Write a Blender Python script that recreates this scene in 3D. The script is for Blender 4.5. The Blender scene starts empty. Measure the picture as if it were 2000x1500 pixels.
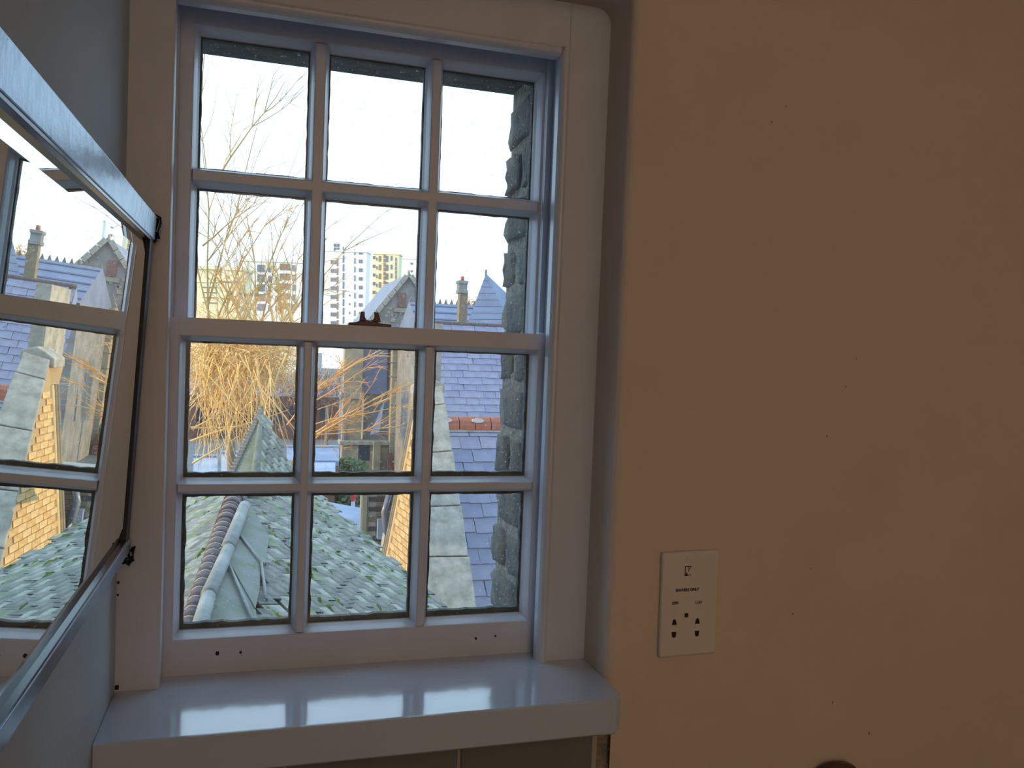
import bpy, bmesh, math, random
from mathutils import Vector, Matrix
random.seed(7)
SC = bpy.context.scene
COL = SC.collection
R_ = math.radians

# ------------------------------------------------------------ camera, sky, sun, exposure
# metres, x along the window wall, y out of the window, z up; the lens is at the origin
FPX = 1635.2
def cam_axes(yaw, pitch, roll):
    cy, sy, cp, sp, cr, sr = math.cos(yaw), math.sin(yaw), math.cos(pitch), math.sin(pitch), math.cos(roll), math.sin(roll)
    f = Vector((sy*cp, cy*cp, sp)); r = Vector((cy, -sy, 0)); u = r.cross(f)
    return cr*r + sr*u, -sr*r + cr*u, f
CR, CU, CF = cam_axes(0.29182, -0.03532, 0.03929)
cd = bpy.data.cameras.new('camera'); cam = bpy.data.objects.new('camera', cd); COL.objects.link(cam)
cd.sensor_width = 36; cd.lens = FPX*36/2000; cd.clip_start = .02; cd.clip_end = 2000
m = Matrix.Identity(4)
for i in range(3):
    m[i][0], m[i][1], m[i][2] = CR[i], CU[i], -CF[i]
cam.matrix_world = m; SC.camera = cam

wd = bpy.data.worlds.new('sky'); SC.world = wd; wd.use_nodes = True
bg = wd.node_tree.nodes['Background']
bg.inputs[0].default_value = (0.57, 0.78, 1.0, 1); bg.inputs[1].default_value = 2.35

sd = bpy.data.lights.new('sun', 'SUN'); sun = bpy.data.objects.new('sun', sd); COL.objects.link(sun)
sd.energy = 4.6; sd.color = (1.0, .70, .33); sd.angle = R_(.6)
sun.rotation_euler = Vector((-.985, -.05, .17)).to_track_quat('Z', 'Y').to_euler()

# added warm fill light behind the viewer, thrown at the back wall
ld = bpy.data.lights.new('warm_fill', 'AREA'); lamp = bpy.data.objects.new('warm_fill', ld); COL.objects.link(lamp)
ld.shape = 'DISK'; ld.size = .14; ld.energy = 25; ld.color = (1.0, .77, .57)
lamp.location = (.02, -1.12, .30); lamp.rotation_euler = Vector((-.15, 1, -.25)).to_track_quat('Z', 'Y').to_euler()

vs = SC.view_settings
SC.display_settings.display_device = 'sRGB'
vs.view_transform = 'Standard'; vs.look = 'None'; vs.gamma = 1; vs.use_curve_mapping = False
vs.exposure = 0.0

# ------------------------------------------------------------ helpers
def ray(px, py):
    d = CR*((px-1000)/FPX) - CU*((py-750)/FPX) + CF
    return d/d.y
def at(px, py, Y):                       # the place at distance Y behind a point of the photograph
    return ray(px, py)*Y
def hit(px, py, p0, n):                  # ... and on a plane
    d = ray(px, py); return d*(p0.dot(n)/d.dot(n))

WL = {}
def put(o, parent, loc):
    WL[o.name] = Vector(loc)
    if parent is not None:
        o.parent = parent; o.location = Vector(loc) - WL[parent.name]
    else:
        o.location = loc
    COL.objects.link(o)
def tag(o, label=None, cat=None, group=None, kind=None):
    if label: o['label'] = label
    if cat: o['category'] = cat
    if group: o['group'] = group
    if kind: o['kind'] = kind
    return o
def empty(name, loc, parent=None, **k):
    o = bpy.data.objects.new(name, None); o.empty_display_size = .05
    put(o, parent, loc); return tag(o, **k)
def mesh_obj(name, verts, faces, mt, parent=None, smooth=False, **k):
    vs_ = [Vector(v) for v in verts]
    xs = [v.x for v in vs_]; ys = [v.y for v in vs_]; zs = [v.z for v in vs_]
    c = Vector(((min(xs)+max(xs))/2, (min(ys)+max(ys))/2, min(zs)))
    me = bpy.data.meshes.new(name); me.from_pydata([v-c for v in vs_], [], faces)
    bm = bmesh.new(); bm.from_mesh(me); bmesh.ops.recalc_face_normals(bm, faces=bm.faces); bm.to_mesh(me); bm.free()
    if mt: me.materials.append(mt)
    if smooth:
        for p in me.polygons: p.use_smooth = True
    o = bpy.data.objects.new(name, me); put(o, parent, c); return tag(o, **k)
class MB:
    def __init__(s): s.v = []; s.f = []
    def add(s, v, f):
        b = len(s.v); s.v += [Vector(x) for x in v]; s.f += [tuple(i+b for i in q) for q in f]; return s
    def box(s, x0, x1, y0, y1, z0, z1):
        v = [(x, y, z) for z in (z0, z1) for y in (y0, y1) for x in (x0, x1)]
        return s.add(v, [(0,2,3,1), (4,5,7,6), (0,1,5,4), (2,6,7,3), (0,4,6,2), (1,3,7,5)])
    def prism(s, poly, off):               # poly: 3D points, extruded by off
        off = Vector(off); n = len(poly); p = [Vector(q) for q in poly]
        f = [tuple(range(n)), tuple(range(2*n-1, n-1, -1))] + [(i, (i+1) % n, (i+1) % n+n, i+n) for i in range(n)]
        return s.add(p+[q+off for q in p], f)
    def tube(s, pts, rad, n=6, cap=True):
        pts = [Vector(p) for p in pts]; b = len(s.v); m = len(pts)
        for i, p in enumerate(pts):
            d = (pts[min(i+1, m-1)]-pts[max(i-1, 0)]).normalized()
            a = d.cross(Vector((.31, .17, 1)) if abs(d.z) < .9 else Vector((1, .2, .1))).normalized(); c = d.cross(a)
            r = rad(i/(m-1)) if callable(rad) else rad
            for k in range(n):
                t = 2*math.pi*k/n; s.v.append(p+(a*math.cos(t)+c*math.sin(t))*r)
        for i in range(m-1):
            for k in range(n):
                k2 = (k+1) % n
                s.f.append((b+i*n+k, b+i*n+k2, b+i*n+n+k2, b+i*n+n+k))
        if cap:
            s.f.append(tuple(b+k for k in range(n-1, -1, -1))); s.f.append(tuple(b+(m-1)*n+k for k in range(n)))
        return s
    def build(s, name, mt, parent=None, smooth=False, **k):
        return mesh_obj(name, s.v, s.f, mt, parent, smooth, **k)
def bevel(o, w, seg=2):
    b = o.modifiers.new('bevel', 'BEVEL'); b.width = w; b.segments = seg; b.limit_method = 'ANGLE'; b.angle_limit = R_(40)
    return o
def inst(name, me, M, parent, **k):        # one piece that shares its mesh; M is its world matrix
    o = bpy.data.objects.new(name, me); COL.objects.link(o); o.parent = parent
    o.matrix_local = Matrix.Translation(-WL[parent.name]) @ M
    return tag(o, **k)
def frame_m(o, u, v, n, sx=1, sy=1, sz=1):
    m = Matrix.Identity(4)
    for i in range(3):
        m[i][0], m[i][1], m[i][2], m[i][3] = u[i]*sx, v[i]*sy, n[i]*sz, o[i]
    return m
def boxmesh(name, w, l, t, mt, j=0):       # piece, centred, thickness rising from its base, slightly uneven
    v = []
    for z in (0, t):
        for y in (-l/2, l/2):
            for x in (-w/2, w/2):
                v.append((x+random.uniform(-j, j), y+random.uniform(-j, j), z+random.uniform(-j, j)*.3))
    me = bpy.data.meshes.new(name)
    me.from_pydata(v, [], [(0,2,3,1), (4,5,7,6), (0,1,5,4), (2,6,7,3), (0,4,6,2), (1,3,7,5)])
    me.materials.append(mt); return me
def inside(p, poly):
    x, y = p; c = False; n = len(poly)
    for i in range(n):
        (x1, y1), (x2, y2) = poly[i], poly[(i+1) % n]
        if (y1 > y) != (y2 > y) and x < (x2-x1)*(y-y1)/(y2-y1)+x1: c = not c
    return c

# ------------------------------------------------------------ materials
def mat(name, col, rough=.6, metal=0, var=0, scale=8, col2=None, bump=0, bscale=40, coat=0, spec=None, stretch=None):
    mt = bpy.data.materials.new(name); mt.use_nodes = True; nt = mt.node_tree; p = nt.nodes['Principled BSDF']
    p.inputs['Base Color'].default_value = (*col, 1); p.inputs['Roughness'].default_value = rough; p.inputs['Metallic'].default_value = metal
    if coat: p.inputs['Coat Weight'].default_value = coat; p.inputs['Coat Roughness'].default_value = .08
    if spec is not None: p.inputs['Specular IOR Level'].default_value = spec
    tc = nt.nodes.new('ShaderNodeTexCoord'); src = tc.outputs['Object']
    if stretch:
        mp = nt.nodes.new('ShaderNodeMapping'); mp.inputs['Scale'].default_value = stretch
        nt.links.new(src, mp.inputs[0]); src = mp.outputs[0]
    if col2 is not None or var:
        if col2 is None: col2 = tuple(c*(1-var) for c in col)
        nz = nt.nodes.new('ShaderNodeTexNoise'); nz.inputs['Scale'].default_value = scale; nz.inputs['Detail'].default_value = 6
        nz.inputs['Roughness'].default_value = .65
        rp = nt.nodes.new('ShaderNodeValToRGB'); rp.color_ramp.elements[0].position = .38; rp.color_ramp.elements[1].position = .64
        rp.color_ramp.elements[0].color = (*col2, 1); rp.color_ramp.elements[1].color = (*col, 1)
        nt.links.new(src, nz.inputs['Vector']); nt.links.new(nz.outputs[0], rp.inputs[0]); nt.links.new(rp.outputs[0], p.inputs['Base Color'])
    if bump:
        nb = nt.nodes.new('ShaderNodeTexNoise'); nb.inputs['Scale'].default_value = bscale; nb.inputs['Detail'].default_value = 4
        bp = nt.nodes.new('ShaderNodeBump'); bp.inputs['Strength'].default_value = bump; bp.inputs['Distance'].default_value = .01
        nt.links.new(src, nb.inputs['Vector']); nt.links.new(nb.outputs[0], bp.inputs['Height']); nt.links.new(bp.outputs[0], p.inputs['Normal'])
    return mt
def glass_mat():
    mt = bpy.data.materials.new('old_glass'); mt.use_nodes = True; nt = mt.node_tree; nt.nodes.clear()
    N = nt.nodes.new; L = nt.links.new
    out = N('ShaderNodeOutputMaterial'); tr = N('ShaderNodeBsdfTransparent'); gl = N('ShaderNodeBsdfGlossy'); ge = N('ShaderNodeNewGeometry')
    tr.inputs[0].default_value = (.95, .975, .97, 1); gl.inputs['Roughness'].default_value = .01
    def mth(op, a, b=None):
        q = N('ShaderNodeMath'); q.operation = op
        for k, v in ((0, a), (1, b)):
            if v is None: continue
            if isinstance(v, (int, float)): q.inputs[k].default_value = v
            else: L(v, q.inputs[k])
        return q.outputs[0]
    dt = N('ShaderNodeVectorMath'); dt.operation = 'DOT_PRODUCT'; L(ge.outputs['Incoming'], dt.inputs[0]); L(ge.outputs['Normal'], dt.inputs[1])
    fz = mth('ADD', mth('MULTIPLY', mth('POWER', mth('SUBTRACT', 1.0, mth('ABSOLUTE', dt.outputs['Value'])), 5.0), .9), .03)
    mx = N('ShaderNodeMixShader'); L(fz, mx.inputs[0]); L(tr.outputs[0], mx.inputs[1]); L(gl.outputs[0], mx.inputs[2])
    df = N('ShaderNodeBsdfDiffuse'); tl = N('ShaderNodeBsdfTranslucent'); ad = N('ShaderNodeMixShader'); ad.inputs[0].default_value = .7
    for s in (df, tl): s.inputs[0].default_value = (.82, .84, .84, 1)
    L(df.outputs[0], ad.inputs[1]); L(tl.outputs[0], ad.inputs[2])
    tc = N('ShaderNodeTexCoord')
    def ramp(scale, a, b, hi, detail=3):
        nz = N('ShaderNodeTexNoise'); nz.inputs['Scale'].default_value = scale; nz.inputs['Detail'].default_value = detail
        mr = N('ShaderNodeMapRange'); mr.inputs[1].default_value = a; mr.inputs[2].default_value = b; mr.inputs[4].default_value = hi
        L(tc.outputs['Object'], nz.inputs['Vector']); L(nz.outputs[0], mr.inputs[0]); return mr.outputs[0]
    a = ramp(240, .67, .74, .45, 2); b = ramp(9, .40, .75, .05, 5)
    sm = N('ShaderNodeMath'); L(a, sm.inputs[0]); L(b, sm.inputs[1])
    dm = N('ShaderNodeMixShader'); L(sm.outputs[0], dm.inputs[0]); L(mx.outputs[0], dm.inputs[1]); L(ad.outputs[0], dm.inputs[2])
    L(dm.outputs[0], out.inputs[0]); return mt
M = dict(
    wood=mat('window_gloss_paint', (.58, .63, .73), .32, var=.06, scale=14, bump=.10, bscale=18),  # white paint, with the window's blue glare put into its colour
    sill=mat('sill_gloss_paint', (.50, .59, .74), .16, var=.05, scale=6, bump=.10, bscale=14, coat=1.0),  # white paint too; blue sky light is mixed into the colour
    wall=mat('cream_wall_paint', (.63, .54, .46), .75, var=.06, scale=3, bump=.12, bscale=110),
    wall_l=mat('grey_wall_paint', (.48, .55, .60), .7, var=.05, scale=4, bump=.1, bscale=110),
    reveal=mat('reveal_paint', (.62, .60, .58), .55, var=.05, scale=5, bump=.1, bscale=50),
    ceil=mat('ceiling_paint', (.62, .58, .52), .8), floor=mat('floor_boards', (.20, .15, .11), .6, var=.3, scale=6),
    tile=mat('slate_green_tile', (.17, .19, .19), .30, var=.15, scale=9), grout=mat('tile_grout', (.42, .38, .33), .8),
    frame=mat('brushed_steel', (.27, .32, .38), .30, 1, var=.25, scale=30, bump=.06, bscale=90),
    frame_d=mat('dark_bronze_steel', (.030, .032, .038), .22, .6), clip=mat('dark_chrome', (.05, .05, .06), .14, 1),
    scuff=mat('wall_scuff', (.20, .15, .11), .8), 
    black=mat('matt_black_steel', (.012, .013, .018), .55),
    mirror=mat('silvered_glass', (.86, .90, .87), .004, 1), glass=glass_mat(),
    putty=mat('weathered_putty', (.10, .12, .115), .75, var=.5, scale=40), dark=mat('black_void', (.008, .008, .010), .7),
    brass=mat('aged_brown_brass', (.05, .03, .025), .3, .8, var=.4, scale=30),
    plate=mat('white_plastic', (.66, .62, .58), .38), ink=mat('black_print', (.02, .02, .022), .5),
    brown=mat('varnished_brown_wood', (.10, .045, .022), .3, var=.3, scale=20), cream=mat('cream_plastic', (.55, .48, .38), .4),
    brick_s=mat('sooty_brick', (.095, .10, .11), .9, var=.5, scale=18, col2=(.19, .165, .125), bump=.8, bscale=60),
    mortar=mat('sandy_mortar', (.36, .32, .26), .95, var=.4, scale=60, bump=.8, bscale=120),
    slate_m=mat('mossy_slate', (.205, .195, .170), .75, scale=9, col2=(.07, .085, .075), bump=.5, bscale=25),
    slate_m2=mat('lichen_slate', (.34, .325, .285), .8, scale=14, col2=(.13, .155, .12), bump=.4, bscale=30),
    slate_m3=mat('moss_grown_slate', (.14, .18, .09), .9, scale=12, col2=(.22, .24, .16), bump=.6, bscale=40),
    moss=mat('green_moss', (.20, .27, .04), 1, scale=25, col2=(.05, .075, .02), bump=1, bscale=60),
    slate_p=mat('purple_slate', (.205, .21, .315), .6, var=.22, scale=2.5, bump=.15, bscale=18),
    slate_p2=mat('purple_slate_light', (.235, .235, .335), .6, var=.2, scale=3.5, bump=.15, bscale=18),
    slate_b=mat('blue_slate', (.15, .19, .30), .6, var=.25, scale=1.2),
    lead=mat('weathered_lead', (.165, .175, .17), .7, scale=5, col2=(.10, .125, .075), bump=.3, bscale=14),
    lead_l=mat('pale_lead', (.25, .265, .265), .6, scale=10, col2=(.16, .18, .165)),
    ridge=mat('dark_clay_ridge', (.115, .07, .07), .85, scale=14, col2=(.075, .065, .07), bump=.6, bscale=40),
    mort_l=mat('pale_mortar', (.34, .32, .31), .9),
    red=mat('red_clay_ridge', (.42, .12, .065), .8, scale=7, col2=(.30, .10, .07)), lichen=mat('white_lichen', (.55, .55, .52), .9),
    stone=mat('pale_weathered_stone', (.39, .355, .31), .9, scale=7, col2=(.235, .22, .185), bump=.5, bscale=22),
    stone_y=mat('yellow_grey_stone', (.36, .31, .21), .9, scale=1.2, col2=(.22, .20, .16), bump=.3, bscale=6),
    stone_g=mat('grey_rubble_stone', (.25, .24, .225), .9, scale=1.4, col2=(.15, .15, .15)),
    gold=mat('yellow_stock_brick', (.56, .36, .15), .9, scale=9, col2=(.42, .25, .10), bump=.4, bscale=40),
    gold2=mat('yellow_stock_brick_light', (.60, .42, .20), .9, scale=9, col2=(.48, .31, .14)), gold_m=mat('brown_mortar', (.36, .25, .13), .95),
    brick_y=mat('brown_stock_brick', (.26, .205, .125), .9, scale=6, col2=(.16, .125, .09)), brick_d=mat('burnt_brick', (.075, .06, .055), .9),
    brick_m=mat('pale_brick_mortar', (.33, .30, .25), .95),
    brick_r=mat('red_brown_brick', (.22, .10, .075), .9, scale=1.2, col2=(.13, .075, .07)),
    white=mat('white_render', (.80, .78, .72), .8), cream_w=mat('cream_render', (.78, .68, .42), .8), win=mat('far_window_glass', (.16, .17, .20), .25),
    win_b=mat('far_brown_panel', (.27, .17, .10), .5), win_d=mat('dark_window_glass', (.03, .045, .07), .15),
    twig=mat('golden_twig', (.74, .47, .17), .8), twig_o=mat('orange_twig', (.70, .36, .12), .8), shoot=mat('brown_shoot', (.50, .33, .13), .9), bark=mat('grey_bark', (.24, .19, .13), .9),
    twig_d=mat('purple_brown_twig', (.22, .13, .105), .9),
    leaf=mat('dark_leaf', (.06, .10, .05), .8, scale=5, col2=(.11, .15, .07)), ground=mat('tarmac_yard', (.17, .18, .19), .9, var=.3, scale=.4),
    felt=mat('blue_grey_felt', (.16, .22, .36), .6, scale=.6, col2=(.24, .30, .42)), felt_l=mat('pale_blue_sheet', (.30, .36, .50), .5, var=.25, scale=1.0),
    redp=mat('red_paint', (.52, .05, .06), .5), polew=mat('white_paint', (.62, .64, .66), .5),
)

# ------------------------------------------------------------ the room
XL, XR, YB, ZF, ZC = -.162, 2.3, -1.9, -1.55, .95
YW, YF = 1.03, 1.11                      # wall face, window-frame face
ZS = -.434                               # top of the sill
def wall_front():
    mb = MB()
    # reveal, soffit and the rounded plaster arris, swept along the opening outline
    def outline(d):
        x, z, r = .458+d, .489+d, .022+d
        cx, cz = .436, .467
        pts = [(x, -.47)]
        for k in range(9):
            t = R_(90*k/8); pts.append((cx+r*math.cos(t), cz+r*math.sin(t)))
        pts.append((XL-.02, z)); return pts
    secs = [(0, YF+.02), (0, YW+.011)]
    for k in range(1, 6):
        t = R_(90*k/5); secs.append((.011*(1-math.cos(t)), YW+.011*(1-math.sin(t))))
    rows = [[Vector((x, y, z)) for x, z in outline(d)] for d, y in secs]
    n = len(rows[0])
    for a, b in zip(rows, rows[1:]):
        base = len(mb.v); mb.v += a+b
        mb.f += [(base+i, base+i+1, base+n+i+1, base+n+i) for i in range(n-1)]
    # wall face around it
    o = rows[-1]; x0 = o[0].x; zt = o[-1].z
    mb.add([(x0, YW, ZF), (XR, YW, ZF), (XR, YW, zt), (x0, YW, zt)], [(0, 1, 2, 3)])
    mb.add([(XL-.02, YW, zt), (XR, YW, zt), (XR, YW, ZC), (XL-.02, YW, ZC)], [(0, 1, 2, 3)])
    c = len(mb.v); mb.v += [Vector((x0, YW, zt))]+o[1:10]
    mb.f += [(c, c+1+i, c+2+i) for i in range(8)]
    inner = mb.build('wall_front', M['wall'], None, True, kind='structure', label='cream painted plaster wall around and right of the window')
    m2 = inner.modifiers.new('edge', 'EDGE_SPLIT'); m2.split_angle = R_(35)
    core = MB()
    core.box(.472, XR+.2, YW+.012, 1.26, ZF-.2, ZC+.2); core.box(-4.0, XL-.01, YF+.03, 1.26, ZF-.2, ZC+.2)
    core.box(XL-.01, .472, YW+.012, 1.26, .515, ZC+.2); core.box(XL-.01, .472, YW+.012, 1.26, ZF-.2, -.487)
    core.build('masonry', M['mortar'], inner)
    # outer leaf: brick nibs of the opening
    out = MB(); out.box(.4055, 6.0, 1.262, 1.408, -6.6, 2.6); out.box(-6.0, -.135, 1.262, 1.408, -6.6, 2.6)
    out.box(-.135, .407, 1.262, 1.408, .62, 2.6); out.box(-.135, .407, 1.262, 1.408, -6.6, -.50)
    out.build('brick_backing', M['mortar'], inner)
    lin = MB().box(-.30, .62, 1.262, 1.42, .45, .618)
    bevel(lin.build('lintel', M['brick_s'], inner, label='dark stone lintel'), .006)
    st = MB(); st.prism([(-.20, 1.24, -.455), (-.20, 1.50, -.475), (-.20, 1.50, -.53), (-.20, 1.24, -.53)], (.68, 0, 0))
    bevel(st.build('outer_sill', M['stone'], inner), .005)
    # rough bricks of the right-hand outer reveal, four blocks of them seen end-on
    z = -.52; k = 0
    while z < .45:
        h = .066+random.uniform(-.004, .004)
        if z+h > .449: h = .447-z
        if h < .02: break
        for (ya, yb) in (((1.262, 1.425),) if k % 2 else ((1.262, 1.338), (1.346, 1.43))):
            me = bpy.data.meshes.new('brick'); bm = bmesh.new(); bmesh.ops.create_cube(bm, size=1)
            bmesh.ops.subdivide_edges(bm, edges=bm.edges[:], cuts=3, use_grid_fill=True)
            w = .10
            for v in bm.verts:
                q = Vector((v.co.x*w, v.co.y*(yb-ya), v.co.z*h)); r = q.copy()
                for ax, hh in ((0, w/2), (1, (yb-ya)/2), (2, h/2)):
                    r[ax] *= 1-.10*((abs(q[(ax+1) % 3])/(w/2, (yb-ya)/2, h/2)[(ax+1) % 3])**4)
                v.co = r+Vector((random.uniform(-1, 1)*.0035, random.uniform(-1, 1)*.004, random.uniform(-1, 1)*.003))
            bm.to_mesh(me); bm.free(); me.materials.append(M['brick_s'])
            for p in me.polygons: p.use_smooth = True
            inst('brick', me, Matrix.Translation((.400+w/2+random.uniform(-.002, .003), (ya+yb)/2+random.uniform(-.004, .004), z+h/2)), inner)
        z += h+.013; k += 1
    # tiles under the sill, standing on the wall face
    tl = MB().box(XL, .4465, YW-.006, YW-.0005, ZF, -.478); tl.build('grout_bed', M['grout'], inner)
    xs = [(.2585, .4385), (.0435, .2535), (-.1615, .0385)]
    for r in range(4):
        zt_ = -.478-.305*r
        for a, b in xs:
            bevel(MB().box(a, b, YW-.011, YW-.005, max(zt_-.30, ZF+.002), zt_-.001).build('tile', M['tile'], inner), .0015)
    # little scuffs and pinholes right of the window
    for px, py, s in ((1507, 238, 4), (1535, 208, 3), (1672, 700, 3), (1652, 755, 4), (1615, 852, 4), (1626, 1372, 5), (1697, 1432, 6), (1548, 1199, 4), (1583, 1110, 3)):
        c = at(px, py, YW); r = s/FPX*.42; d = MB()
        d.prism([(c.x+r*math.cos(t*.785)*(.6+.3*random.random()), YW+.0005, c.z+r*1.5*math.sin(t*.785)) for t in range(8)], (0, -.0012, 0))
        d.build('scuff', M['scuff'], inner)
    return inner
WF = wall_front()
mesh_obj('wall_left', *(lambda b: (b.v, b.f))(MB().box(XL-.14, XL, YB, YF+.03, ZF, ZC)), M['wall_l'], kind='structure', label='grey-white painted wall behind the mirror')
mesh_obj('wall_right', *(lambda b: (b.v, b.f))(MB().box(XR, XR+.14, YB, YW, ZF, ZC)), M['wall'], kind='structure', label='cream painted side wall outside the frame')
mesh_obj('wall_back', *(lambda b: (b.v, b.f))(MB().box(XL-.14, XR+.14, YB-.14, YB, ZF, ZC)), M['wall'], kind='structure', label='cream painted wall behind the viewer')
mesh_obj('floor', *(lambda b: (b.v, b.f))(MB().box(XL-.14, XR+.14, YB-.14, YW+.012, ZF-.1, ZF)), M['floor'], kind='structure', label='dark timber floor')
mesh_obj('ceiling', *(lambda b: (b.v, b.f))(MB().box(XL-.14, XR+.14, YB-.14, YF+.03, ZC, ZC+.1)), M['ceil'], kind='structure', label='pale ceiling')

# ------------------------------------------------------------ the sash window
W1 = empty('window_1', (.14, 1.15, ZS), kind='structure', label='white twelve-pane wooden sash window in a deep reveal')
fr = empty('box_frame', (.14, YF, ZS), W1)
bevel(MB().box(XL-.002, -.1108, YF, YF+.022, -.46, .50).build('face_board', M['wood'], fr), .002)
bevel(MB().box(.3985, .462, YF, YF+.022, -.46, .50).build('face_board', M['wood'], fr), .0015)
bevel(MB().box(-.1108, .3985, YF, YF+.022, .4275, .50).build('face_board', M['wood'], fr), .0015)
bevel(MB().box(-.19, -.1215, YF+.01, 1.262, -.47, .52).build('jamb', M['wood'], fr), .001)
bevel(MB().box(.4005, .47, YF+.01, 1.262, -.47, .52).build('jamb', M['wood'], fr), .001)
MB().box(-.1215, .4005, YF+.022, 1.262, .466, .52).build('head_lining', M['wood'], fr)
def bead(a, b, horiz=False):
    # quarter-round staff bead: profile swept between a and b, built as a prism
    mb = MB(); pr = [(0, .020), (0, .004), (.003, -.003), (.008, -.0055), (.0125, -.003), (.0135, .001), (.0135, .020)]
    if horiz: poly = [(a[0], YF+y, a[1]+x) for x, y in pr]; off = (b[0]-a[0], 0, 0)
    else: poly = [(a[0]+x*a[2], YF+y, a[1]) for x, y in pr]; off = (0, 0, b[1]-a[1])
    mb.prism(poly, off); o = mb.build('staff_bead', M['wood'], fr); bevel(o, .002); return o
bead((.3862, -.44, 1), (0, .4285)); bead((-.1108, .4150), (.3862, 0), True)
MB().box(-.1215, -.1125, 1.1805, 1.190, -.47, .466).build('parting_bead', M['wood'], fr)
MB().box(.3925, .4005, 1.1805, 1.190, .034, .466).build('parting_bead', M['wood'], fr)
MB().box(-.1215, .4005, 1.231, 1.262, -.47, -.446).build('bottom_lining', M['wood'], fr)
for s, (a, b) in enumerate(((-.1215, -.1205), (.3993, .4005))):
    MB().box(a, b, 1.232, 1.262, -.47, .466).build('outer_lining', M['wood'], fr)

def member(name, sash, axis, a, b, lo, hi, yf, depth, ml, mr, mo=.0058, md=.021, dz=0):
    """rail, stile or bar: profile across [lo,hi], moulded on the sides flagged ml / mr, run along axis from a to b"""
    pr = []
    if ml: pr += [(lo, depth), (lo, md+.001), (lo+mo*.35, md-.004), (lo+mo*.75, .006), (lo+mo, .0012), (lo+mo+.0012, 0)]
    else: pr += [(lo, depth), (lo, 0)]
    if mr: pr += [(hi-mo-.0012, 0), (hi-mo, .0012), (hi-mo*.75, .006), (hi-mo*.35, md-.004), (hi, md+.001), (hi, depth)]
    else: pr += [(hi, 0), (hi, depth)]
    if axis == 'z': poly = [(x, yf+y+dz, a) for x, y in pr]; off = (0, 0, b-a)
    else: poly = [(a, yf+y+dz, x) for x, y in pr]; off = (b-a, 0, 0)
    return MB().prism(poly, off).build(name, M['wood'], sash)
def wavy_putty(sash, x0, x1, z0, z1, X0, X1, Z0, Z1, y, amp):
    """putty line round a pane: timber opening x0..x1, clear glass X0..X1, its inner edge uneven"""
    outer, inner = [], []
    def edge(p, q, P, Q, n=14):
        for i in range(n):
            t = i/n
            o = Vector(p).lerp(Vector(q), t); c = Vector(P).lerp(Vector(Q), t)
            if i: c = c.lerp(o, random.uniform(-.10, .17)*amp)
            outer.append(o); inner.append(c)
    O = [(x0-.002, z0-.002), (x1+.002, z0-.002), (x1+.002, z1+.002), (x0-.002, z1+.002)]; I = [(X0, Z0), (X1, Z0), (X1, Z1), (X0, Z1)]
    for k in range(4): edge(O[k], O[(k+1) % 4], I[k], I[(k+1) % 4])
    n = len(outer); v = []
    for yy in (y, y+.009):
        v += [(p.x, yy, p.y) for p in outer]+[(p.x, yy, p.y) for p in inner]
    f = []
    for i in range(n):
        j = (i+1) % n
        f += [(i, j, n+j, n+i), (2*n+i, 3*n+i, 3*n+j, 2*n+j), (n+i, n+j, 3*n+j, 3*n+i), (i, 2*n+i, 2*n+j, j)]
    mesh_obj('putty', v, f, M['putty'], sash)
def pane(sash, x0, x1, z0, z1, y, k):
    # old crown glass, faintly uneven
    g = MB().box(x0-.003, x1+.003, y, y+.003, z0-.003, z1+.003).build('pane', M['glass'], sash)
def sash(name, label, X0, X1, Z0, Z1, yf, cols, rows, vis_c, vis_r, gy, toprail, depth):
    s = empty(name, ((X0+X1)/2, yf, Z0), W1, label=label)
    member('stile', s, 'z', Z0, Z1, X0, cols[0][0], yf, depth, 0, 1)
    member('stile', s, 'z', Z0, Z1, cols[-1][1], X1, yf, depth, 1, 0)
    member('bottom_rail', s, 'x', X0+.0005, X1-.0005, Z0, rows[-1][0], yf, depth, 0, 1, dz=.0002)
    member('top_rail', s, 'x', X0+.0005, X1-.0005, rows[0][1], toprail, yf, depth, 1, 0, dz=.0002)
    for a, b in zip(cols, cols[1:]): member('glazing_bar', s, 'z', rows[-1][0]-.004, rows[0][1]+.004, a[1], b[0], yf, depth, 1, 1, dz=.0004)
    for a, b in zip(rows, rows[1:]): member('glazing_bar', s, 'x', cols[0][0]-.004, cols[-1][1]+.004, b[1], a[0], yf, depth, 1, 1, dz=.0006)
    for c, vc in zip(cols, vis_c):
        for r, vr in zip(rows, vis_r):
            wavy_putty(s, c[0], c[1], r[0], r[1], vc[0], vc[1], vr[0], vr[1], yf+depth-.0035-.0, 1.0)
            pane(s, c[0], c[1], r[0], r[1], gy, 0)
    return s
lower = sash('lower_sash', 'lower sash, glazed in six panes', -.1200, .3995, -.434, .031, 1.148,
    [(-.0945, .0485), (.0705, .2125), (.2355, .377)], [(-.1785, .0015), (-.3815, -.2005)],
    [(-.0895, .0455), (.0745, .2093), (.239, .3735)], [(-.1725, -.001), (-.374, -.205)], 1.1745, .031, .0305)
upper = sash('upper_sash', 'upper sash, glazed in six panes', -.1195, .3928, .000, .4445, 1.192,
    [(-.0895, .054), (.080, .2165), (.2415, .383)], [(.234, .4105), (.015, .208)],
    [(-.0870, .052), (.0825, .2148), (.2437, .381)], [(.2362, .408), (.018, .206)], 1.2195, .4445, .0315)
# screw holes in the bottom rail
for px, py, r in ((424.5, 1276, .0026), (470, 1274, .0018), (929.5, 1247, .0018), (967.5, 1242, .0014)):
    c = at(px, py, 1.148); MB().prism([(c.x+r*math.cos(t*.785), 1.1482, c.z+r*1.15*math.sin(t*.785)) for t in range(8)], (0, -.0006, 0)).build('screw_hole', M['dark'], lower)
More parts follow.
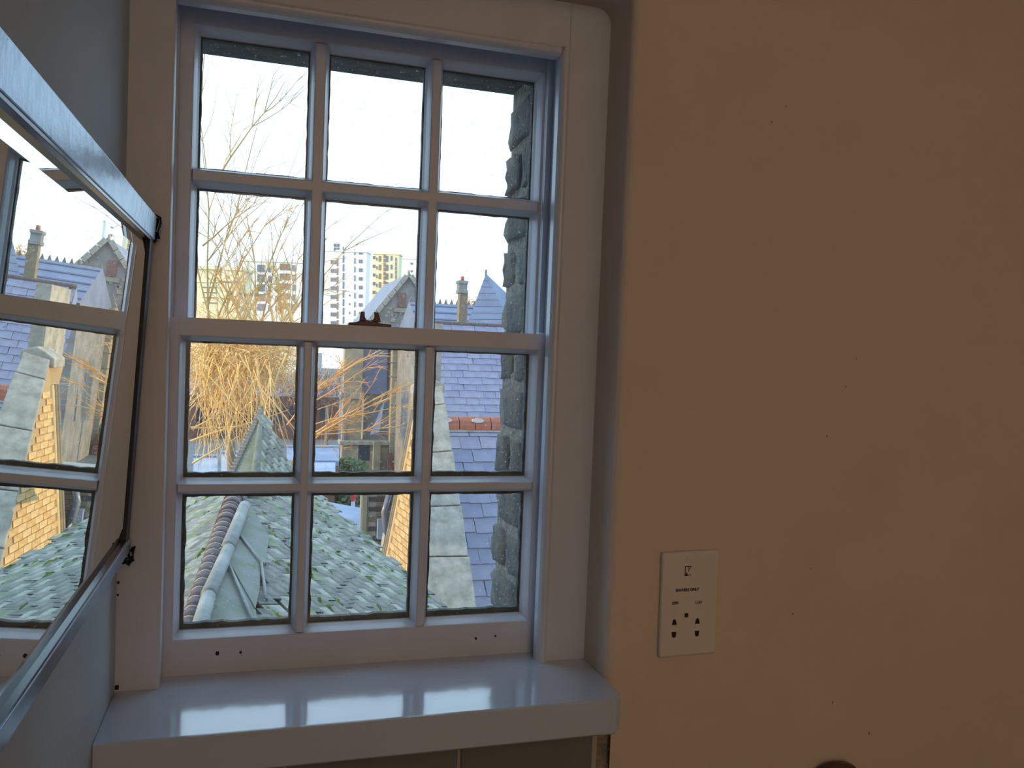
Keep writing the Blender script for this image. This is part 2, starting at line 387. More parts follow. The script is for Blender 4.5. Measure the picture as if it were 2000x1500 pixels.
# sash fastener on the meeting rail: base plate, raised boss, two horns
sf = MB(); zt = .0312
def L3(px, py, Y=1.162): return at(px, py, Y)
sf.prism([(.112, 1.151, zt), (.170, 1.151, zt), (.170, 1.151, zt+.0035), (.155, 1.151, zt+.004), (.148, 1.151, zt+.0065), (.127, 1.151, zt+.0065), (.121, 1.151, zt+.0042), (.112, 1.151, zt+.0035)], (0, .021, 0))
horn = [(.1265, zt+.006), (.1280, zt+.019), (.1335, zt+.0195), (.1338, zt+.012), (.1365, zt+.008), (.1405, zt+.0075), (.1445, zt+.0085), (.1468, zt+.012), (.1462, zt+.0195), (.1520, zt+.019), (.1545, zt+.012), (.1555, zt+.006)]
sf.prism([(x, 1.155, z) for x, z in horn], (0, .009, 0))
bevel(sf.build('sash_fastener', M['brass'], lower, label='two-horned brown metal sash fastener'), .0008)
# window sill board, rounded at its right-hand end
prof = [(.9665, -.436), (.9665, -.478), (.9705, -.4815), (1.03, -.4815), (1.15, -.4815), (1.15, ZS), (.9695, ZS), (.9675, ZS-.0006)]
sv, sf_ = [], []
xs = [XL+.0005, .10, .30, .440, .447, .4525, .456, .4578]
def shrink(x): # rounded plan corner
    t = max(0, (x-.440)/.0178); return .018*(1-math.sqrt(max(0, 1-t*t)))
for x in xs:
    d = shrink(x)
    sv += [(x, max(y, .9665+d+(y-.9665)*1) if y < 1.0 else y, z) for y, z in prof]
n = len(prof)
for i in range(len(xs)-1): sf_ += [(i*n+k, i*n+(k+1) % n, (i+1)*n+(k+1) % n, (i+1)*n+k) for k in range(n)]
sf_ += [tuple(range(n)), tuple((len(xs)-1)*n+k for k in range(n-1, -1, -1))]
sl = mesh_obj('window_sill', sv, sf_, M['sill'], W1, label='white gloss-painted projecting sill board'); bevel(sl, .0015)
for z, w in ((-.30, .003), (-.315, .0025), (-.4315, .005)):   # dirt in the left corner
    MB().box(XL+.0005, XL+w, YF-.001, YF+.001, z, z+w*1.1).build('dirt_spot', M['dark'], fr)

# ------------------------------------------------------------ mirror on the left wall, leaning a little forward
MA, MT = -.136, .0524
mn = Vector((1, 0, -MT)).normalized(); mu = Vector((0, 1, 0)); mv = Vector((MT, 0, 1)).normalized()
def MP(y, s, d):      # y along the wall, s up the mirror, d in front of its glass
    return Vector((MA, 0, 0)) + mu*y + mv*s + mn*d
Y0, Y1, S0, S1 = .12, 1.089, -.2560, .1490
mr = empty('wall_mirror', MP((Y0+Y1)/2, S0, -.01), label='wide wall mirror in a steel frame hanging on the left wall', cat='mirror')
fw, lip, back = .0260, .0040, -.014
def mbox(y0, y1, s0, s1, d0, d1, name, mt, parent=mr):
    b = MB(); v = [MP(y, s, d) for s in (s0, s1) for d in (d0, d1) for y in (y0, y1)]
    b.add(v, [(0,2,3,1), (4,5,7,6), (0,1,5,4), (2,6,7,3), (0,4,6,2), (1,3,7,5)]); return b.build(name, mt, parent)
bevel(mbox(Y0, Y1, S1-.0295, S1, back, lip, 'top_rail', M['frame']), .0012)
bevel(mbox(Y0, Y1, S0, S0+.0175, back, lip, 'bottom_rail', M['frame']), .0012)
bevel(mbox(Y1-.0265, Y1, S0+.0175, S1-.0295, back, .0021, 'side_rail', M['black'], mr), .001)
bevel(mbox(Y0, Y0+.0265, S0+.0175, S1-.0295, back, lip, 'side_rail', M['frame_d'], mr), .001)
bevel(mbox(Y0, Y1-.0266, S0+.0175, S0+.0205, back+.002, lip-.0005, 'inner_fillet', M['frame_d'], mr), .0004)
bevel(mbox(Y0, Y1-.0266, S1-.0325, S1-.0295, back+.002, lip-.0005, 'inner_fillet', M['frame_d'], mr), .0004)
# bevelled glass
a0, a1, b0, b1 = Y0+.02, Y1-.0262, S0+.0185, S1-.0300; bw = .019
gv = [MP(y, s, d) for d, e in ((-.0024, 0), (0, bw)) for y, s in ((a0+e, b0+e), (a1-e, b0+e), (a1-e, b1-e), (a0+e, b1-e))]
mesh_obj('mirror_glass', gv, [(4, 5, 6, 7)], M['mirror'], mr)
mesh_obj('mirror_bevel', gv, [(0, 1, 5, 4), (1, 2, 6, 5), (2, 3, 7, 6), (3, 0, 4, 7)], M['mirror'], mr)
# curled end clips at the far corners
for s, sg in ((S1-.012, 1), (S0+.001, -1)):
    c = MB()
    c.tube([MP(Y1+.002, s+.013*sg, -.002), MP(Y1+.006, s+.010*sg, .006), MP(Y1+.008, s+.003, .0065), MP(Y1+.006, s-.006, .004), MP(Y1+.007, s-.013, .006), MP(Y1+.004, s-.018, .002)], .0033, 8)
    c.tube([MP(Y1-.001, s-.016, -.004), MP(Y1+.003, s, -.004), MP(Y1-.001, s+.014, -.004)], .004, 8)
    c.build('corner_clip', M['clip'], mr, True, label='curled dark metal clip')
mbox(Y0+.1, Y0+.16, S0+.1, S0+.16, -.026+.0, back, 'wall_bracket', M['frame_d'])

# ------------------------------------------------------------ shaver socket
sk_c = [at(1289, 1075, YW), at(1400, 1074, YW), at(1393, 1274, YW), at(1282, 1279, YW)]
cx = sum(p.x for p in sk_c)/4; cz = sum(p.z for p in sk_c)/4
SK = empty('shaver_socket', (cx, YW, cz-.073), label='white two-voltage shaver socket plate on the cream wall', cat='socket')
tilt = R_(.7)
def sp(x, z): return cx+x*math.cos(tilt)-z*math.sin(tilt), cz+x*math.sin(tilt)+z*math.cos(tilt)
def splate(pts, y0, y1, name, mt, **k):
    return MB().prism([(*sp(x, z)[:1], YW-y0, sp(x, z)[1]) for x, z in pts], (0, y0-y1, 0)).build(name, mt, SK, **k)
w2, h2 = .0435, .0728
bevel(splate([(-w2, -h2), (w2, -h2), (w2, h2), (-w2, h2)], 0, .0085, 'face_plate', M['plate']), .003, 3)
def spx(px, py):
    p = at(px, py, YW-.0085); dx, dz = p.x-cx, p.z-cz
    return dx*math.cos(tilt)+dz*math.sin(tilt), -dx*math.sin(tilt)+dz*math.cos(tilt)
def mark(px, py, shape, name='socket_slot', mt=None, y=.0091):
    x, z = spx(px, py); return splate([(x+a, z+b) for a, b in shape], .008, y, name, mt or M['dark'])
up = [(-.0037, -.0036), (.0037, -.0036), (.0030, -.001), (.0022, .0028), (.001, .0040), (-.001, .0040), (-.0022, .0028), (-.0030, -.001)]
dn = [(-.0036, .0036), (.0036, .0036), (.0026, -.0030), (.0014, -.0040), (-.0014, -.0040), (-.0026, -.0030)]
mark(1317, 1215.5, up); mark(1362, 1213, up); mark(1316, 1239.5, dn); mark(1361, 1237, dn)
mark(1340.5, 1201.5, [(-.0026, -.0028), (.0026, -.0028), (.0026, .0028), (-.0026, .0028)])
mark(1345, 1093, [(.0042*math.cos(t*.3927), .0042*math.sin(t*.3927)) for t in range(16)], 'screw_cap', M['plate'], .0092)
x, z = spx(1344, 1115)                                            # shaver pictogram
for a in ([(-.0052, -.0068), (-.0042, -.0068), (-.0042, .0066), (-.0052, .0066)], [(-.0052, .0056), (.0048, .0056), (.0048, .0066), (-.0052, .0066)],
          [(-.0052, -.0068), (.0004, -.0068), (.0004, -.0046), (-.0052, -.0046)], [(.0048, .0066), (.0036, .0060), (-.0006, -.0006), (.0002, -.0010)],
          [(.0000, .0030), (.0008, .0030), (.0008, .0062), (.0000, .0062)], [(.0018, -.0046), (.0026, -.0044), (.0052, -.0068), (.0040, -.0068)],
          [(-.0034, -.0046), (-.0012, -.0046), (-.0016, -.0020), (-.0030, -.0020)]):
    splate([(x+p, z+q) for p, q in a], .0082, .0090, 'pictogram', M['ink'])
def text(body, px, py, size, w, name='lettering', bold=.0):
    cu = bpy.data.curves.new(name, 'FONT'); cu.body = body; cu.size = size; cu.align_x = 'CENTER'; cu.align_y = 'CENTER'; cu.extrude = .0002; cu.offset = bold
    tmp = bpy.data.objects.new('tmp', cu); COL.objects.link(tmp); bpy.context.view_layer.update()
    me = bpy.data.meshes.new_from_object(tmp.evaluated_get(bpy.context.evaluated_depsgraph_get())); bpy.data.objects.remove(tmp)
    me.materials.clear(); me.materials.append(M['ink']); me.name = name
    ww = max(v.co.x for v in me.vertices)-min(v.co.x for v in me.vertices); k = w/ww
    X, Z = sp(*spx(px, py)); o = bpy.data.objects.new(name, me); COL.objects.link(o); o.parent = SK
    o.matrix_local = Matrix.Translation(-WL[SK.name]) @ Matrix.Translation((X, YW-.0088, Z)) @ Matrix.Rotation(-tilt, 4, 'Y') @ Matrix.Rotation(R_(90), 4, 'X') @ Matrix.Diagonal((k, k*1.1, 1, 1))
text('SHAVERS ONLY', 1342.5, 1152, .005, .0358, bold=.00015); text('230V', 1319, 1178, .004, .0104, bold=.00010); text('115V', 1364, 1177, .004, .0100, bold=.00010)

# brown rounded thing that just enters the frame at the bottom
hx = at(1645, 1506, 1.005)
bp = empty('wooden_backrest', (hx.x, 1.005, hx.z-.30), label='rounded top of a brown wooden backrest at the lower edge by the cream wall', cat='chair')
def arch(w, h, y0, y1, z0, name, mt, par):
    pts = [(hx.x-w, y0, z0), (hx.x+w, y0, z0)]+[(hx.x+w*math.cos(R_(a)), y0, hx.z-h+h*math.sin(R_(a))+.0075) for a in range(0, 181, 12)]
    bevel(MB().prism(pts, (0, y1-y0, 0)).build(name, mt, par), .004)
arch(.034, .016, 1.008, 1.024, hx.z-.30, 'frame', M['brown'], bp); arch(.022, .012, 1.004, 1.008, hx.z-.29, 'pad', M['cream'], bp)
for c in bp.children:
    if c.name.startswith('pad'): c.location.z -= .008
bl = MB().box(hx.x-.03, hx.x-.014, 1.009, 1.022, ZF, hx.z-.29); bl.build('leg', M['brown'], bp)
bl = MB().box(hx.x+.014, hx.x+.03, 1.009, 1.022, ZF, hx.z-.29); bl.build('leg', M['brown'], bp)
# unseen wall fitting, added to go with the warm fill light
lf = empty('fill_light_fitting', (XL, -1.1, .10), label='added unseen fitting of the warm fill light behind the viewer', cat='lamp')
MB().prism([(XL+.001, -1.1+.05*math.cos(t*.314), .20+.05*math.sin(t*.314)) for t in range(20)], (.02, 0, 0)).build('base', M['plate'], lf)
MB().tube([(XL+.02, -1.1, .20), (.02, -1.1, .20), (.02, -1.1, .25)], .007, 8).build('arm', M['frame'], lf, True)
MB().tube([(.02, -1.02, .27), (.02, -1.095, .293)], lambda t: .03+.06*t, 16, True).build('shade', M['frame'], lf, True)

# ------------------------------------------------------------ outdoors
def plane3(a, b, c):
    n = (b-a).cross(c-a).normalized()
    return n if n.z > 0 else -n
def slates(thing, P, n, udir, poly, w, g, t, mats, limit=300, jit=.06, wts=None, moss=0, lap=1.45, gap=0):
    """courses of single slates on the plane (P, n); udir along the courses; poly = outline, 3D points in the plane"""
    u = (udir-n*udir.dot(n)).normalized(); v = n.cross(u)
    if v.z < 0: u = -u; v = n.cross(u)
    pu = [((q-P).dot(u), (q-P).dot(v)) for q in poly]
    u0, u1 = min(a for a, b in pu), max(a for a, b in pu); v0, v1 = min(b for a, b in pu), max(b for a, b in pu)
    l = g*lap; tl = math.atan2(t*1.1, g)
    meshes = [boxmesh('slate', w*.985, l, t, mt, w*.012) for mt in mats for _ in range(2)]
    cand = []
    k = 0; vv = v0+g*.5
    while vv < v1:
        uu = u0-(w*.5 if k % 2 else 0)+random.uniform(-.06, .06)*w
        while uu < u1+w:
            if inside((uu, vv), pu) and random.random() > gap: cand.append((uu, vv))
            uu += w
        vv += g; k += 1
    pos = []
    for uu, vv in cand:
        o = P+u*(uu+random.uniform(-1, 1)*w*jit*.4)+v*(vv+random.uniform(-1, 1)*g*jit)
        pos.append((o.length, o))
    pos.sort(key=lambda q: q[0])
    rest = {}
    mis = []
    for i, (_, o) in enumerate(pos):
        a = -tl+random.uniform(-.2, .2)*tl; b = random.uniform(-1, 1)*jit*.35
        u2 = u*math.cos(b)+v*math.sin(b); v2 = n.cross(u2)
        v3 = v2*math.cos(a)+n*math.sin(a); n3 = u2.cross(v3)
        mi = random.choices(range(len(meshes)), [wts[j//2] for j in range(len(meshes))] if wts else None)[0]
        Mx = frame_m(o+n*(t*.5+l*.5*math.sin(tl)), u2, v3, n3)
        if i < limit: inst('slate', meshes[mi], Mx, thing)
        else: rest.setdefault(mi//2, MB()).add([Mx @ q.co for q in meshes[mi].vertices], [tuple(p.vertices) for p in meshes[mi].polygons])
        if moss and random.random() < moss and i < 900: mis.append((o, u2, v3, n3))
    for j, mb in rest.items(): mb.build('slate', mats[j], thing, kind='stuff')
    return mis, u, v
def moss_clumps(thing, spots, w, g):
    mb = MB()
    for o, u, v, n in spots:
        for _ in range(3):
            c = o-v*g*random.uniform(.35, .75)+u*random.uniform(-.5, .5)*w
            r = random.uniform(.16, .50)*w; q = [c+u*math.cos(k*.785)*r*random.uniform(.5, 1.4)+v*math.sin(k*.785)*r*random.uniform(.1, .32)+n*.012 for k in range(8)]
            top = c+n*(.022+.012*random.random()); b = len(mb.v); mb.v += q+[top]; mb.f += [(b+k, b+(k+1) % 8, b+8) for k in range(8)]
    if mb.v: mb.build('moss', M['moss'], thing, kind='stuff')

# --- near mossy roof, just below the window
B, Rr, C = at(392, 1200, 3.5), at(468, 985, 6.0), at(800, 1130, 5.5)
nR = plane3(B, Rr, C)
D = hit(625, 972, B, nR); C2 = hit(905, 1240, B, nR); B2 = hit(366, 1330, B, nR); C3 = hit(860, 1400, B, nR)
roof = empty('mossy_roof', (.3, 4.6, -2.2), label='moss-grown grey slate roof just below the window, running away to the left', cat='roof')
deckp = [B2, B, Rr, D, C, C2, C3]
MB().prism([p-nR*.03 for p in deckp], -nR*.25).build('roof_deck', M['slate_m'], roof)
ud = hit(735, 1183, B, nR)-hit(617, 1087, B, nR)
leadpx = [(482, 988), (521, 1058), (514, 1110), (503, 1250), (398, 1250), (384, 1200), (440, 1085), (468, 1000)]
slp = [hit(482, 985, B, nR), D, C, C2, C3, hit(500, 1400, B, nR), hit(503, 1250, B, nR), hit(513, 1110, B, nR), hit(521, 1058, B, nR)]
ms, su, sv_ = slates(roof, B, nR, ud, slp, .15, .062, .008, [M['slate_m'], M['slate_m2'], M['slate_m3']], 290, .16, (6, 4, 1), .13, gap=.08)
moss_clumps(roof, ms, .15, .07)
lp = [hit(x, y, B, nR) for x, y in leadpx]
def lead(px, h, name='lead_sheet'):
    MB().prism([hit(x, y, B, nR)+nR*h for x, y in px], -nR*.035).build(name, M['lead'], roof)
lead([(482, 988), (521, 1058), (514, 1110), (502, 1112), (466, 1062), (452, 1048), (470, 1000)], .034)
lead([(452, 1046), (468, 1064), (504, 1112), (503, 1160), (494, 1200), (440, 1100), (434, 1090)], .028)
lead([(434, 1088), (442, 1102), (496, 1202), (503, 1250), (503, 1330), (380, 1330), (384, 1200)], .022)
for a, b in (((466, 1060), (505, 1112)), ((440, 1112), (492, 1240)), ((505, 1112), (514, 1185))):
    pa, pb = hit(*a, B, nR)+nR*.036, hit(*b, B, nR)+nR*.036
    MB().tube([pa, (pa+pb)/2, pb], .008, 6).build('lead_joint', M['lead_l'], roof, True)
# left face
Lq = B+Vector((-1.2, .1, -.55)); nL = plane3(B, Rr, Lq)
pl = [hit(366, 1330, B, nL), B, Rr, hit(470, 945, B, nL), hit(430, 930, B, nL), hit(360, 950, B, nL), hit(340, 1060, B, nL), hit(330, 1330, B, nL)]
MB().prism([p-nL*.03 for p in pl], -nL*.2).build('roof_deck', M['slate_m'], roof)
ms, _, _ = slates(roof, B, nL, hit(440, 988, B, nL)-hit(376, 1036, B, nL), pl, .18, .07, .009, [M['slate_m2'], M['slate_m3'], M['slate_m']], 0, .12, (5, 2, 3), .06)
moss_clumps(roof, ms, .18, .11)
# clay ridge tiles with mortar, and the lead roll beside them
ra, rb = at(360, 1240, 3.25), at(458, 972, 6.15)
N = 22; rd = (rb-ra).normalized(); side = rd.cross(Vector((0, 0, 1))).normalized()
for i in range(N):
    t0, t1 = i/N, (i+.93)/N; r = .034+.034*i/N; p0, p1 = ra.lerp(rb, t0), ra.lerp(rb, t1)
    def ring(p, rr): return [p+side*rr*math.cos(R_(a))+Vector((0, 0, 1))*rr*.95*math.sin(R_(a)) for a in range(-20, 201, 22)]
    q = ring(p0, r)+ring(p1, r*.90)+ring(p0, r*.72)+ring(p1, r*.66); n = len(q)//4
    f = [(k, k+1, n+k+1, n+k) for k in range(n-1)]+[(2*n+k, 3*n+k, 3*n+k+1, 2*n+k+1) for k in range(n-1)]+[(k, 2*n+k, 2*n+k+1, k+1) for k in range(n-1)]+[(n+k, n+k+1, 3*n+k+1, 3*n+k) for k in range(n-1)]
    mesh_obj('ridge_tile', q, f, M['ridge'], roof, True)
    if i % 2 or i < 14:
        mb = MB(); mb.tube([p1+(c-p1)*.97 for c in ring(p1, r*.93)], .0055, 5); mb.build('mortar_joint', M['mort_l'], roof, True)
for (a, ya), (b, yb), r in ((((384, 1245), 3.2), ((407, 1166), 3.75), .030), (((407, 1162), 3.80), ((446, 1073), 4.65), .032), (((445, 1070), 4.72), ((478, 988), 5.85), .036)):
    pa, pb = at(*a, ya*.955), at(*b, yb*.955); MB().tube([pa, pa.lerp(pb, .5), pb], r, 10).build('lead_roll', M['lead_l'], roof, True)
# --- little pointed roof at its far end
S, SA, SB, SD = at(511, 799, 8.6), at(446, 938, 7.9), at(492, 1000, 7.4), at(600, 1000, 7.9)
sr = empty('pointed_roof', (SB.x, 7.9, SB.z-.2), label='small pointed lead and slate roof beyond the mossy roof, behind the left panes', cat='roof')
bk = at(520, 960, 9.6)
MB().add([S, SA, SB, SD, bk], [(0, 1, 2), (0, 2, 3), (0, 3, 4), (0, 4, 1), (1, 4, 3, 2)]).build('lead_face', M['lead'], sr)
nS = plane3(S, SB, SD)
if nS.dot(S) > 0: nS = -nS
slates(sr, SB+nS*.005, nS, (hit(570, 925, SB, nS)-hit(528, 860, SB, nS)), [S.lerp(SB, .12)+nS*.005, SB, SD, S.lerp(SD, .12)], .10, .055, .008, [M['slate_m'], M['slate_m2'], M['slate_m3']], 160, .2, (4, 5, 1))
MB().tube([S+Vector((0, 0, -.02)), S.lerp(SB, .5), SB], lambda t: .022+.03*t, 8).build('hip_roll', M['lead'], sr, True)
MB().tube([S+Vector((0, 0, -.05)), S+Vector((0, 0, .03))], .02, 8).build('finial', M['lead'], sr, True)
for k in range(22):
    q = SA.lerp(S, k/22); MB().box(q.x-.022, q.x+.02, q.y-.03, q.y+.03, q.z-.03, q.z+.03).build('coping_stone', M['stone'], sr)

# --- lower purple roof with its red clay ridge, right
def slope(name, label, x0, x1, pxm, ytop, ybot, Yt, Yb, w, g, mats, limit, grp=None):
    zt, zb = at(pxm, ytop, Yt).z, at(pxm, ybot, Yb).z
    a, b, c, d = Vector((x0, Yb, zb)), Vector((x1, Yb, zb)), Vector((x1, Yt, zt)), Vector((x0, Yt, zt))
    n = plane3(a, b, c); th = empty(name, ((x0+x1)/2, Yb, zb), label=label, cat='roof', group=grp)
    MB().prism([q-n*.02 for q in (a, b, c, d)], (0, .25, -.25)).build('roof_deck', M['slate_p'], th)
    slates(th, a, n, Vector((1, 0, .0)), [a, b, c, d], w, g, .012, mats, limit, .05)
    return th, a, b, c, d
PS = [M['slate_p'], M['slate_p2']]
r1, a, b, c, d = slope('slate_roof', 'purple slate roof with a red clay ridge, right of the stone buttress', 2.32, 5.2, 930, 830, 1230, 12.0, 9.7, .30, .235, PS, 300, 'purple slate roofs')
for i in range(14):
    x0 = d.x+i*.24; p = MB().prism([(x0, 12.0+.13*math.cos(R_(k)), d.z-.045+.17*math.sin(R_(k))) for k in range(-10, 191, 25)], (.232, 0, 0))
    bevel(p.build('ridge_tile', M['red'], r1), .01)
    if i % 2: MB().prism([(x0+.03+.10*math.cos(k*.9), 11.90, d.z+.075+.035*math.sin(k*.9)) for k in range(7)], (0, -.03, .0)).build('lichen_patch', M['lichen'], r1)
MB().prism([(d.x, 11.90, d.z-.05), (d.x, 11.84, d.z-.09), (d.x, 11.86, d.z-.11), (d.x, 11.95, d.z-.06)], (2.88, 0, 0)).build('lead_flashing', M['lead_l'], r1)
r2, a2, b2, c2, d2 = slope('slate_roof', 'steep purple slate roof rising behind the red clay ridge', 3.78, 8.6, 930, 634, 830, 20.6, 19.0, .30, .19, PS, 300, 'purple slate roofs')
for i in range(12): bevel(MB().prism([(d2.x+i*.42, 20.6+.06*math.cos(R_(k)), d2.z-.03+.075*math.sin(R_(k))) for k in range(-10, 191, 25)], (.41, 0, 0)).build('ridge_tile', M['ridge'], r2), .01)
MB().box(3.8, 8.6, 19.3, 20.4, -6.5, a2.z).build('wall', M['stone_g'], r2)
MB().box(2.35, 5.2, 9.95, 12.0, -6.5, a.z-.1).build('wall', M['brick_y'], r1)

# --- stone buttress with a raking coping and a sunlit yellow brick side
bt = empty('stone_buttress', (1.75, 9.2, -6.5), label='raking pale stone buttress with a sunlit yellow brick side, right of centre', cat='buttress')
T, F_, N_ = at(822, 764, 10.2), at(757, 1095, 10.2), at(838, 1195, 8.4)
Tr, Nr = at(864, 757, 10.2), at(920, 1195, 8.4)
bot = lambda p, q, z: q+(q-p)*((z-q.z)/(q.z-p.z))
Fb, Nb, Nrb = bot(T, F_, -4.5), bot(T, N_, -4.5), bot(Tr, Nr, -4.5)
back = Vector((0, 2.4, 0))
MB().add([T, Fb, Nb, Tr, Nrb, T+back*.3, Tr+back*.3, Fb+Vector((1.0, .6, 0)), Nrb+back], [(0, 1, 2), (0, 2, 4, 3), (0, 3, 6, 5), (0, 5, 7, 1), (3, 4, 8, 6)]).build('core', M['gold_m'], bt)
nG = (Fb-T).cross(Nb-T).normalized()
if nG.dot(T) > 0: nG = -nG
ug = (Nb-Fb); ug.z = 0; ug = (ug-nG*ug.dot(nG)).normalized(); vg = nG.cross(ug)
if vg.z < 0: ug = -ug; vg = nG.cross(ug)
tri = [((q-T).dot(ug), (q-T).dot(vg)) for q in (T, bot(T, F_, -3.4), bot(T, N_, -3.4))]
bms = [boxmesh('brick', .215, .062, .012, M[k], .003) for k in ('gold', 'gold2')]
vv = min(t[1] for t in tri)+.04; k = 0; cnt = 0
while vv < -.1:
    uu = min(t[0] for t in tri)-(.1125 if k % 2 else 0)
    while uu < max(t[0] for t in tri)+.2:
        if inside((uu-.07, vv), tri) and inside((uu+.07, vv), tri) and cnt < 300:
            inst('brick', bms[cnt*7 % 2], frame_m(T+ug*uu+vg*vv, ug, vg, nG), bt); cnt += 1
        uu += .225
    vv += .075; k += 1
# moulded edge shafts up the far side of the brick face
e = (T-Fb).normalized(); off = nG.cross(e).normalized()
if off.dot(Fb-Nb) < 0: off = -off
for k, mt in ((0, 'gold2'), (1, 'brick_y'), (2, 'brick_y')):
    MB().tube([Fb+off*(.015+.085*k)-nG*.01*k, (Fb+T)/2+off*(.015+.085*k), T-e*.25+off*(.015+.085*k)], .030, 8).build('edge_shaft', M[mt], bt, True)
# coping slabs, each a little wider than the one above
nC = (N_-T).cross(Tr-T).normalized()
if nC.dot(T) > 0: nC = -nC
cuts = [0, .10, .335, .585, .80, 1.02, 1.35]
for k in range(6):
    A0, A1 = T.lerp(N_, cuts[k]), T.lerp(N_, cuts[k+1]-.006); E0, E1 = Tr.lerp(Nr, cuts[k]), Tr.lerp(Nr, cuts[k+1]-.006)
    wd_ = (E0-A0).normalized()*.012*k
    tp = .05+.012*k
    bevel(MB().prism([A0-wd_*.3, A1-wd_*.3, E1+wd_, E0+wd_], nC*tp).build('coping_stone', M['stone'], bt), .012)
cap = MB(); hc = (T+Tr)/2
cap.prism([T+Vector((-.06, -.03, -.06)), Tr+Vector((.03, -.03, -.06)), Tr+Vector((.02, -.03, .05)), hc+Vector((0, -.03, .13)), T+Vector((-.05, -.03, .05))], (0, .5, 0))
bevel(cap.build('cap_stone', M['stone'], bt), .015)
MB().box(T.x+.17, Tr.x+.06, 10.6, 11.6, -5, at(860, 632, 10.6).z).build('pier', M['stone'], bt)

# --- brown brick pier with one pale quoin edge, and a small lean-to roof left of it
p0, p1 = at(716, 960, 13.0), at(770, 960, 13.0); pz = at(740, 948, 13).z
bpi = empty('brick_pier', ((p0.x+p1.x)/2, 13, -6.5), label='brown brick pier with a pale edge, between mossy roof and yellow brick', cat='wall')
MB().box(p0.x, p1.x+.5, 13.0, 13.8, -6.5, pz).build('core', M['brick_m'], bpi)
bm_ = [boxmesh('brick', .215, .066, .02, M[k], .004) for k in ('brick_y', 'brick_d')]
for r in range(16):
    for q in range(4):
        x = p0.x+.12+q*.225-(.11 if r % 2 else 0)
        dark_ = (q == 0 and r in (2, 4, 5, 7, 8, 10)) or random.random() < .08
        if x > p0.x+.03: inst('brick', bm_[1 if dark_ else 0], frame_m(Vector((x+.03, 13.0, pz-.06-r*.077)), Vector((1, 0, 0)), Vector((0, 0, 1)), Vector((0, -1, 0))), bpi)
MB().box(p0.x-.06, p0.x+.01, 12.96, 13.3, -6.5, pz-.05).build('pale_edge', M['stone_y'], bpi)
q = at(746, 1032, 12.9); MB().box(q.x-.07, q.x+.08, 12.85, 12.98, q.z-.16, q.z+.14).build('metal_hopper', M['felt_l'], bpi)
MB().tube([at(756, 1060, 12.8), at(750, 1000, 12.85), at(762, 960, 12.85)], .05, 8).build('rain_pipe', M['win'], bpi, True)
bpl = MB().prism([at(764, 1100, 11.0), at(745, 1085, 11), at(752, 1045, 11), at(759, 1075, 11)], (0, .2, 0)); bpl.build('stone_kneeler', M['stone'], bpi)
q0, q1, q2, q3 = at(640, 980, 22), at(716, 994, 21), at(716, 1056, 17), at(680, 1042, 17.5)
lt = empty('lean_to', (q2.x, 19, q2.z-2), label='low blue-grey sheet roof between the mossy roof and the brick pier', cat='roof')
MB().prism([q0, q1, q2, q3, at(660, 1030, 18)], (0, 0, -.15)).build('roof_sheet', M['felt'], lt)
MB().prism([q0+Vector((0, 0, -.15)), q1+Vector((0, 0, -.15)), q2+Vector((0, 0, -.15)), q3+Vector((0, 0, -.15))], (0, 0, -2.5)).build('wall', M['brick_y'], lt)

# --- ground, yard planting, poles
mesh_obj('ground', *(lambda b: (b.v, b.f))(MB().box(-200, 400, 1.6, 900, -6.8, -6.5)), M['ground'], kind='structure', label='tarmac yard and street far below the window')
def bush(name, label, c, r, n, mt, cat='shrub'):
    o = empty(name, (c.x, c.y, c.z-r.z), label=label, cat=cat, group='evergreen shrubs in the yard' if cat == 'shrub' else None); mb = MB()
    for _ in range(n):
        d = Vector((random.gauss(0, 1), random.gauss(0, 1), random.gauss(0, 1))).normalized()*random.random()**.4
        p = c+Vector((d.x*r.x, d.y*r.y, d.z*r.z)); s = .10*random.uniform(.6, 1.5)*max(r)/1.2
        a = Vector((random.gauss(0, 1), random.gauss(0, 1), random.gauss(0, 1))).normalized()*s; b = a.orthogonal().normalized()*s*.55
        mb.add([p-a, p+b, p+a, p-b], [(0, 1, 2, 3)])
    mb.build('foliage', mt, o, kind='stuff')
    MB().tube([Vector((c.x, c.y, -6.5)), c], .06*max(r), 6).build('stem', M['bark'], o); return o
bush('evergreen_shrub', 'dark evergreen shrub in the yard behind the red poles', at(650, 972, 30), Vector((1.3, .8, .55)), 900, M['leaf'])
bush('evergreen_shrub', 'green shrub growing at the foot of the gabled stone building', at(672, 912, 38), Vector((1.1, .8, .45)), 700, M['leaf'])
pr = empty('signal_pole', (at(690, 1000, 27).x, 27, -6.5), label='upright pole with a red top and white foot in the yard', cat='pole')
MB().tube([at(689, 997, 27), at(690, 978, 27)], .07, 8).build('white_section', M['polew'], pr); MB().tube([at(690, 978, 27), at(691, 955, 27)], .09, 8).build('red_section', M['redp'], pr)
tag(MB().tube([at(705, 998, 26), at(710, 985, 26), at(717, 970, 26)], .09, 8).build('leaning_board', M['redp']), 'red board leaning beside the brown brick pier', 'board')
